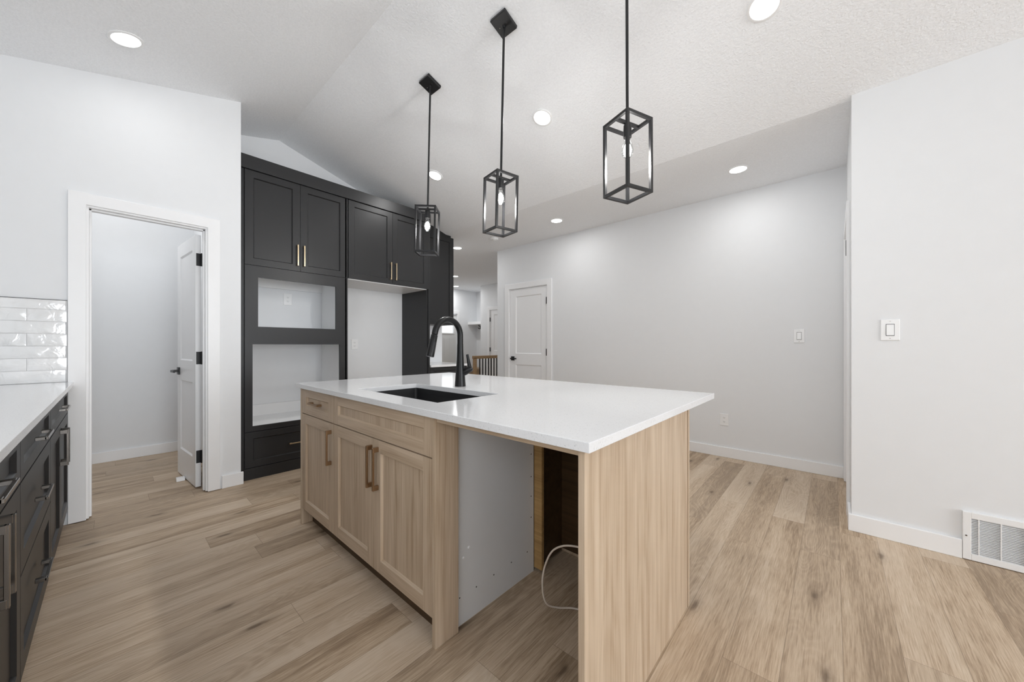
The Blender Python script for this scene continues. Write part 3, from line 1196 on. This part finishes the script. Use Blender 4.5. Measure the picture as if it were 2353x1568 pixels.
# face frame with two cut-outs
mb = MB()
FU0, FU1, FV0, FV1 = 0.7755, 1.657, 0.4245, 1.9015
h1 = (0.874, 1.549, 1.358, 1.800)
h2 = (0.833, 1.587, 0.470, 1.200)
pc_box(mb, FU0, FU1, h1[3], FV1, 0, 0.02)
pc_box(mb, FU0, h1[0], h1[2], h1[3], 0, 0.02)
pc_box(mb, h1[1], FU1, h1[2], h1[3], 0, 0.02)
pc_box(mb, FU0, FU1, h2[3], h1[2], 0, 0.02)
pc_box(mb, FU0, h2[0], h2[2], h2[3], 0, 0.02)
pc_box(mb, h2[1], FU1, h2[2], h2[3], 0, 0.02)
pc_box(mb, FU0, FU1, FV0, h2[2], 0, 0.02)
mb.build('face_frame', MAT['black_lacquer'], ov)
# white interior lining
mb = MB()
pc_box(mb, 0.798, 0.806, 0.441, 1.904, 0.022, 0.598)
pc_box(mb, 1.626, 1.643, 0.441, 1.904, 0.022, 0.598)
pc_box(mb, 0.806, 1.626, 0.441, 0.469, 0.0215, 0.598)
pc_box(mb, 0.806, 1.626, 1.325, 1.3575, 0.0215, 0.598)
pc_box(mb, 0.806, 1.626, 1.885, 1.904, 0.022, 0.598)
pc_box(mb, 0.806, 1.626, 1.797, 1.885, 0.570, 0.598)
pc_box(mb, 0.806, 1.626, 0.469, 0.580, 0.570, 0.598)
mb.build('interior_lining', MAT['white_melamine'], ov)['label'] = 'white melamine lining of both openings'
for a, b, hu in ((0.7755, 1.2145, 1.189), (1.2175, 1.657, 1.246)):
    mb = MB()
    shaker(mb, PC, a, b, 1.9065, TZ - 0.002, 0.064, 0.060)
    dr = mb.build('door', BLK, ov)
    pull(dr, PC, hu, 2.055, 0.200, True, MAT['brass_pull'])
mb = MB()
shaker(mb, PC, 0.7755, 1.657, 0.106, 0.420, 0.062, 0.058)
dr = mb.build('drawer', BLK, ov)
pull(dr, PC, 1.216, 0.262, 0.200, False, MAT['brass_pull'])

fr = thing('fridge_surround_cabinet', 'black cabinet over the empty fridge alcove with its tall side panel', 'cabinet', (-4.13, 2.19, 0))
mb = MB()
pc_box(mb, 1.6715, 2.674, 1.907, TZ, 0.022, 0.598)
mb.build('carcass', MAT['black_lacquer'], fr)
mb = MB()
pc_box(mb, 1.6715, 2.674, 1.899, 1.9065, 0.022, 0.598)
mb.build('soffit', MAT['white_melamine'], fr)['label'] = 'white underside above the fridge alcove'
mb = MB()
pc_box(mb, 2.6745, 2.712, 0.0, TZ, 0.020, 0.598)
pc_box(mb, 2.690, 2.712, 0.0, TZ, 0.0, 0.020)
mb.build('side_panel', MAT['black_lacquer'], fr, bevel=0.001)
for a, b, hu in ((1.6785, 2.1895, 2.163), (2.1925, 2.688, 2.229)):
    mb = MB()
    shaker(mb, PC, a, b, 1.9065, TZ - 0.002, 0.064, 0.060)
    dr = mb.build('door', BLK, fr)
    pull(dr, PC, hu, 2.055, 0.200, True, MAT['brass_pull'])

mb = MB()
mb.box(XC - 0.006, XC + 0.016, 0.742, 2.712, TZ + 0.0015, 2.866)
mb.box(XG + 0.002, XC - 0.006, 0.742, 2.712, 2.850, 2.866)
cr = mb.build('cabinet_crown', MAT['black_lacquer'], None, bevel=0.0015)
tag(cr, 'flat black crown board along the top of the oven and fridge cabinets', 'crown moulding')

# coffee bar: shallower wall cabinet, base cabinet, worktop
bu = thing('wall_cabinet', 'narrow black wall cabinet hanging over the coffee bar counter', 'cabinet', (-4.29, 3.03, 1.486))
mb = MB()
mb.box(XG + 0.002, -4.172, 2.714, 3.341, 1.488, 2.757)
mb.build('carcass', MAT['black_lacquer'], bu, bevel=0.001)


def PB(u, v, n):
    return Vector((-4.150 - n, u, v))


mb = MB()
shaker(mb, PB, 2.718, 3.343, 1.486, 2.757, 0.070, 0.066)
mb.build('door', BLK, bu)
mb = MB()
mb.box(XG + 0.002, -4.165, 2.714, 3.305, 2.759, 2.862)
mb.build('crown', MAT['black_lacquer'], bu, bevel=0.001)

bb = thing('bar_base_cabinet', 'black base cabinet of the coffee bar beyond the fridge panel', 'cabinet', (-4.15, 3.03, 0))
box_obj('carcass', MAT['black_lacquer'], bb, XG + 0.002, XC - 0.024, 2.714, 3.335, 0.105, 0.909)
box_obj('toe_kick', MAT['black_lacquer'], bb, XG + 0.002, XC - 0.08, 2.714, 3.335, 0.0, 0.104)
mb = MB()
shaker(mb, lambda u, v, n: Vector((XC - 0.003 - n, u, v)), 2.717, 3.335, 0.752, 0.904, 0.062, 0.045)
mb.build('drawer', BLK, bb)
mb = MB()
shaker(mb, lambda u, v, n: Vector((XC - 0.003 - n, u, v)), 2.717, 3.335, 0.112, 0.746, 0.062, 0.062)
mb.build('door', BLK, bb)
bw = MB().box(XG + 0.002, XC + 0.026, 2.714, 3.36, 0.910, 0.938).build('bar_worktop', MAT['quartz'], None, bevel=0.002)
tag(bw, 'small white quartz worktop of the coffee bar beyond the fridge panel', 'worktop')

# ------------------------------------------------------------------ pendants
PY = 1.672
PZ = ceil_z(PY)


def pendant(label, x, rot, lean, canrot):
    loc = Vector((x, PY, PZ))
    t_ = thing('cage_pendant_light', label, 'pendant light', loc, 'black cage pendants over the island')
    # canopy lies on the sloping ceiling
    slope = Matrix.Rotation(-math.atan(SR), 4, 'X')
    mb = MB()
    mb.M = Matrix.Translation(loc) @ slope @ Matrix.Rotation(canrot, 4, 'Z')
    mb.box(-0.0625, 0.0625, -0.0625, 0.0625, -0.024, -0.0005)
    mb.M = None
    cn = mb.build('canopy', MAT['black_metal'], t_, bevel=0.004)
    for sx in (-0.03, 0.03):
        mb = MB()
        mb.M = Matrix.Translation(loc) @ slope @ Matrix.Rotation(canrot, 4, 'Z')
        mb.lathe([(0.0035, -0.027), (0.0045, -0.0235)], 10, (sx, 0, 0))
        mb.M = None
        mb.build('canopy_screw', MAT['nickel_pull'], cn, smooth=True)
    B = Matrix.Translation(loc) @ Matrix.Rotation(lean, 4, 'Y') @ Matrix.Rotation(rot, 4, 'Z')
    zt_, zb_ = 2.276 - PZ, 1.917 - PZ
    mb = MB()
    mb.M = B
    mb.tube([(0, 0, -0.022), (0, 0, -0.036)], [0.012, 0.010], 14)
    mb.tube([(0, 0, -0.03), (0, 0, zt_ + 0.004)], 0.0075, 12)
    mb.M = None
    mb.build('rod', MAT['black_metal'], t_, smooth=True)
    hs, b = 0.075, 0.0067
    mb = MB()
    mb.M = B
    for sx in (-1, 1):
        for sy in (-1, 1):
            mb.box(sx * hs - b, sx * hs + b, sy * hs - b, sy * hs + b, zb_, zt_)
    for z in (zb_ + b, zt_ - b):
        for s in (-1, 1):
            mb.box(-hs + b, hs - b, s * hs - b, s * hs + b, z - b, z + b)
            mb.box(s * hs - b, s * hs + b, -hs + b, hs - b, z - b, z + b)
    mb.M = None
    mb.build('cage_frame', MAT['black_metal'], t_)
    mb = MB()
    mb.M = B
    mb.box(-hs + b, hs - b, -b, b, zt_ - 2 * b, zt_)
    mb.M = None
    mb.build('cross_bar', MAT['black_metal'], t_)
    mb = MB()
    mb.M = B
    mb.lathe([(0.0185, zt_ - 0.078), (0.0195, zt_ - 0.074), (0.0195, zt_ - 0.020), (0.010, zt_ - 0.012)], 20)
    mb.M = None
    mb.build('socket', MAT['black_metal'], t_, smooth=True)
    mb = MB()
    mb.M = B
    zz_ = zt_ - 0.078
    mb.lathe([(0.012, zz_ + 0.004), (0.013, zz_ - 0.008), (0.017, zz_ - 0.024), (0.0245, zz_ - 0.044), (0.028, zz_ - 0.062), (0.0255, zz_ - 0.080), (0.017, zz_ - 0.094), (0.005, zz_ - 0.100)], 24)
    mb.M = None
    bl = mb.build('bulb', MAT['clear_glass'], t_, smooth=True)
    mb = MB()
    mb.M = B
    mb.lathe([(0.004, zz_ - 0.026), (0.015, zz_ - 0.040), (0.020, zz_ - 0.060), (0.016, zz_ - 0.078), (0.004, zz_ - 0.088)], 16)
    mb.M = None
    mb.build('filament', MAT['bulb_filament'], bl, smooth=True)
    ld = bpy.data.lights.new('pendant_bulb_light', 'POINT')
    ld.energy = BULB_W
    ld.color = (1.0, 0.99, 0.97)
    ld.shadow_soft_size = 0.032
    lo = bpy.data.objects.new('pendant_bulb_light', ld)
    lo.location = (B @ Vector((0, 0, zz_ - 0.105)))
    C.objects.link(lo)
    return t_


pendant('black open cage pendant, farthest of the three, over the sink end', -2.362, math.radians(41.9), 0.036, 0.0)
pendant('black open cage pendant, middle of the three over the island', -1.567, math.radians(77.3), 0.028, 0.0)
pendant('black open cage pendant, nearest and largest of the three', -0.750, math.radians(69.3), -0.004, 0.0)

# ------------------------------------------------------------------ recessed downlights
DG = 'round recessed ceiling downlights'


def downlight(label, x, y, cut=False, power=1.0):
    z = ceil_z(y)
    if y < RIDGE[0]:
        R_ = Matrix.Rotation(math.atan(SL), 4, 'X')
    elif y < FOLD[0]:
        R_ = Matrix.Rotation(-math.atan(SR), 4, 'X')
    else:
        R_ = Matrix.Identity(4)
    loc = Vector((x, y, z))
    t_ = thing('recessed_downlight', label, 'downlight', loc, DG)
    M_ = Matrix.Translation(loc) @ R_
    mb = MB()
    mb.M = M_
    mb.lathe([(0.083, -0.0005), (0.083, -0.004), (0.078, -0.007), (0.068, -0.0065), (0.066, -0.004), (0.066, -0.0005)], 36, caps=False)
    mb.M = None
    mb.build('trim_ring', MAT['white_plastic'], t_, smooth=True)
    mb = MB()
    mb.M = M_
    mb.lathe([(0.066, -0.0008), (0.066, -0.0045), (0.030, -0.0055), (0.002, -0.0058)], 32)
    mb.M = None
    mb.build('lens', MAT['downlight_lens'], t_, smooth=True)
    ld = bpy.data.lights.new('downlight_beam', 'AREA')
    ld.shape = 'DISK'
    ld.size = 0.125
    ld.energy = SPOT_W * power
    ld.color = (1.0, 0.995, 0.985)
    lo = bpy.data.objects.new('downlight_beam', ld)
    lo.matrix_world = Matrix.Translation(loc + Vector((0, 0, -0.0075))) @ R_
    C.objects.link(lo)
    return t_


downlight('recessed downlight on the left ceiling slope above the pantry doorway', -3.289, 0.057, power=0.34)
downlight('recessed downlight between the middle and nearest pendants on the right slope', -1.772, 2.346)
downlight('recessed downlight beside the farthest pendant rod above the fridge cabinet', -3.240, 2.356, power=1.5)
downlight('recessed downlight cut by the top edge of the photo', -0.281, 2.375, power=0.35)
downlight('recessed downlight nearest the right wall return on the flat ceiling', -0.645, 3.793)
downlight('recessed downlight to the left of the far wall door top', -2.638, 3.797)
downlight('recessed downlight above the coffee bar end of the ceiling', -4.588, 3.777)
downlight('recessed downlight over the stair railing, nearer of two in the hall', -6.492, 5.28, power=1.8)
downlight('recessed downlight at the entry, farthest in the hall', -7.560, 6.175, power=2.2)
downlight('recessed downlight inside the pantry, hidden above the doorway', -4.75, -0.15, power=2.3)

sm_ = thing('smoke_detector', 'small round white smoke detector on the ceiling behind the middle pendant', 'smoke detector', (-3.768, 3.808, FOLD[1]))
mb = MB()
mb.lathe([(0.060, 0.0), (0.060, -0.012), (0.054, -0.022), (0.048, -0.026)], 30, (-3.768, 3.808, FOLD[1] - 0.0005))
mb.build('housing', MAT['white_plastic'], sm_, smooth=True)
mb = MB()
mb.lathe([(0.024, -0.025), (0.024, -0.030), (0.018, -0.033)], 20, (-3.768, 3.808, FOLD[1]))
mb.build('sensor_cap', MAT['white_plastic'], sm_, smooth=True)

# ------------------------------------------------------------------ switches, outlets, vent


def plate_frame(c, nrm):
    c, nrm = Vector(c), Vector(nrm)
    up = Vector((0, 0, 1))
    side = up.cross(nrm).normalized()
    M = Matrix((side, up, nrm)).transposed().to_4x4()
    M.translation = c
    return M


def switch(label, c, nrm, w_=0.082, h_=0.129):
    t_ = thing('light_switch', label, 'light switch', c, 'white rocker light switches')
    M = plate_frame(c, nrm)
    mb = MB()
    mb.M = M
    mb.box(-w_ / 2, w_ / 2, -h_ / 2, h_ / 2, 0.0002, 0.007)
    mb.M = None
    mb.build('cover_plate', MAT['white_plastic'], t_, bevel=0.003)
    mb = MB()
    mb.M = M
    mb.box(-0.0185, 0.0185, -0.036, 0.036, 0.0065, 0.0078)
    mb.M = None
    mb.build('rocker_surround', MAT['dark_slot'], t_)
    mb = MB()
    mb.M = M
    mb.prism([(-0.033, 0.007), (-0.033, 0.0135), (0.001, 0.0105), (0.033, 0.0088), (0.033, 0.007)], 'x', -0.0165, 0.0165)
    mb.M = None
    mb.build('rocker', MAT['white_plastic'], t_, bevel=0.001)
    for s in (-1, 1):
        mb = MB()
        mb.M = M
        mb.lathe([(0.0032, 0.0068), (0.0026, 0.0082)], 10, (0, s * 0.0525, 0))
        mb.M = None
        mb.build('screw', MAT['nickel_pull'], t_)
    return t_


def outlet(label, c, nrm, w_=0.082, h_=0.126):
    t_ = thing('wall_outlet', label, 'power outlet', c, 'white duplex power outlets')
    M = plate_frame(c, nrm)
    mb = MB()
    mb.M = M
    mb.box(-w_ / 2, w_ / 2, -h_ / 2, h_ / 2, 0.0002, 0.0065)
    mb.M = None
    mb.build('cover_plate', MAT['white_plastic'], t_, bevel=0.0028)
    for s in (-1, 1):
        cy = s * 0.021
        mb = MB()
        mb.M = M
        pts = []
        for k in range(24):
            an = 2 * math.pi * k / 24
            pts.append((0.0175 * math.cos(an), cy + max(-0.0135, min(0.0135, 0.0175 * math.sin(an)))))
        mb.prism(pts, 'z', 0.006, 0.0085)
        mb.M = None
        f_ = mb.build('receptacle', MAT['white_plastic'], t_)
        mb = MB()
        mb.M = M
        mb.box(-0.0075, -0.0055, cy - 0.001, cy + 0.007, 0.0083, 0.0088)
        mb.box(0.0055, 0.0075, cy - 0.001, cy + 0.006, 0.0083, 0.0088)
        mb.lathe([(0.0026, 0.0083), (0.0026, 0.0088)], 10, (0, cy - 0.007, 0))
        mb.M = None
        mb.build('slots', MAT['dark_slot'], f_)
    return t_


switch('white rocker switch on the near right wall beside its corner', (0.2575, YN, 1.284), (0, -1, 0))
switch('white rocker switch on the far wall left of the near wall corner', (-0.2435, YF, 1.280), (0, -1, 0))
outlet('white duplex outlet low on the far wall right of the island worktop', (-0.869, YF, 0.398), (0, -1, 0))
outlet('white duplex outlet inside the upper oven cabinet opening', (XG, 1.281, 1.693), (1, 0, 0))
outlet('white duplex outlet on the back wall of the fridge alcove', (XG, 2.014, 1.205), (1, 0, 0))

vn = thing('return_air_grille', 'white louvred air grille low on the near right wall', 'air vent', (0.795, YN, 0.003))
VX0, VX1, VZ0, VZ1 = 0.536, 1.055, 0.004, 0.266
mb = MB()
yf = YN - 0.017
for a in ((VX0, VX0 + 0.030, VZ0, VZ1), (VX1 - 0.030, VX1, VZ0, VZ1), (VX0 + 0.030, VX1 - 0.030, VZ0, VZ0 + 0.034), (VX0 + 0.030, VX1 - 0.030, VZ1 - 0.032, VZ1)):
    mb.box(a[0], a[1], yf, YN, a[2], a[3])
mb.build('frame', MAT['white_plastic'], vn, bevel=0.0015)
box_obj('backing', MAT['vent_shadow'], vn, VX0 + 0.03, VX1 - 0.03, YN - 0.003, YN - 0.0005, VZ0 + 0.034, VZ1 - 0.032)
nl = 23
for k in range(nl):
    z = VZ0 + 0.037 + (VZ1 - VZ0 - 0.070) * k / (nl - 1)
    mb = MB()
    mb.prism([(yf + 0.002, z - 0.0012), (yf + 0.003, z - 0.0024), (YN - 0.004, z + 0.0010), (YN - 0.005, z + 0.0022)], 'x', VX0 + 0.029, VX1 - 0.029)
    mb.build('louvre', MAT['white_plastic'], vn)
for x in (0.592, 0.666, 0.740, 0.814, 0.888, 0.962):
    mb = MB()
    mb.box(x - 0.0022, x + 0.0022, yf + 0.0012, YN - 0.003, VZ0 + 0.033, VZ1 - 0.031)
    mb.build('vertical_bar', MAT['white_plastic'], vn)
for x in (VX0 + 0.012, VX1 - 0.012):
    mb = MB()
    mb.lathe([(0.0045, 0.0), (0.0035, 0.002)], 12, (x, yf, 0.135), Matrix.Rotation(math.pi / 2, 4, 'X'))
    mb.build('screw', MAT['nickel_pull'], vn)

# ------------------------------------------------------------------ hall
sh = thing('coat_shelf', 'white wall shelf with black coat hooks in the entry niche', 'shelf', (-7.51, 7.12, 1.80))
mb = MB()
mb.box(-7.968, -7.052, 6.95, 7.298, 1.80, 1.88)
mb.build('board', MAT['trim_paint'], sh, bevel=0.003)
for x in (-7.80, -7.55, -7.30):
    mb = MB()
    mb.box(x - 0.014, x + 0.014, 7.285, 7.298, 1.68, 1.79)
    mb.tube([(x, 7.287, 1.775), (x, 7.255, 1.765), (x, 7.225, 1.775), (x, 7.215, 1.80 - 0.008)], 0.010, 10)
    mb.tube([(x, 7.287, 1.715), (x, 7.245, 1.685), (x, 7.215, 1.695), (x, 7.205, 1.725)], 0.010, 10)
    mb.build('coat_hook', MAT['black_metal'], sh, smooth=True)
be = thing('entry_bench', 'low wooden bench in the entry niche below the coat shelf', 'bench', (-7.51, 7.0, 0))
box_obj('seat', MAT['bench_wood'], be, -7.968, -7.052, 6.88, 7.298, 0.50, 0.545, 0.003)
box_obj('base', MAT['bench_wood'], be, -7.966, -7.054, 6.92, 7.298, 0.0, 0.499)

ra_ = thing('stair_railing', 'oak stair railing with black metal balusters in the hall', 'railing', (-5.74, 5.7, 0))
RX = -5.735
box_obj('newel_post', MAT['oak_rail'], ra_, RX - 0.032, RX + 0.032, 5.17, 5.234, 0.0, 0.93, 0.004)
box_obj('handrail', MAT['oak_rail'], ra_, RX - 0.032, RX + 0.032, 5.15, 6.598, 0.905, 0.970, 0.006)
box_obj('bottom_rail', MAT['oak_rail'], ra_, RX - 0.032, RX + 0.032, 5.255, 6.598, 0.03, 0.07, 0.003)
y = 5.345
while y < 6.56:
    mb = MB()
    mb.box(RX - 0.0095, RX + 0.0095, y - 0.0095, y + 0.0095, 0.069, 0.916)
    mb.build('baluster', MAT['black_metal'], ra_)
    y += 0.088
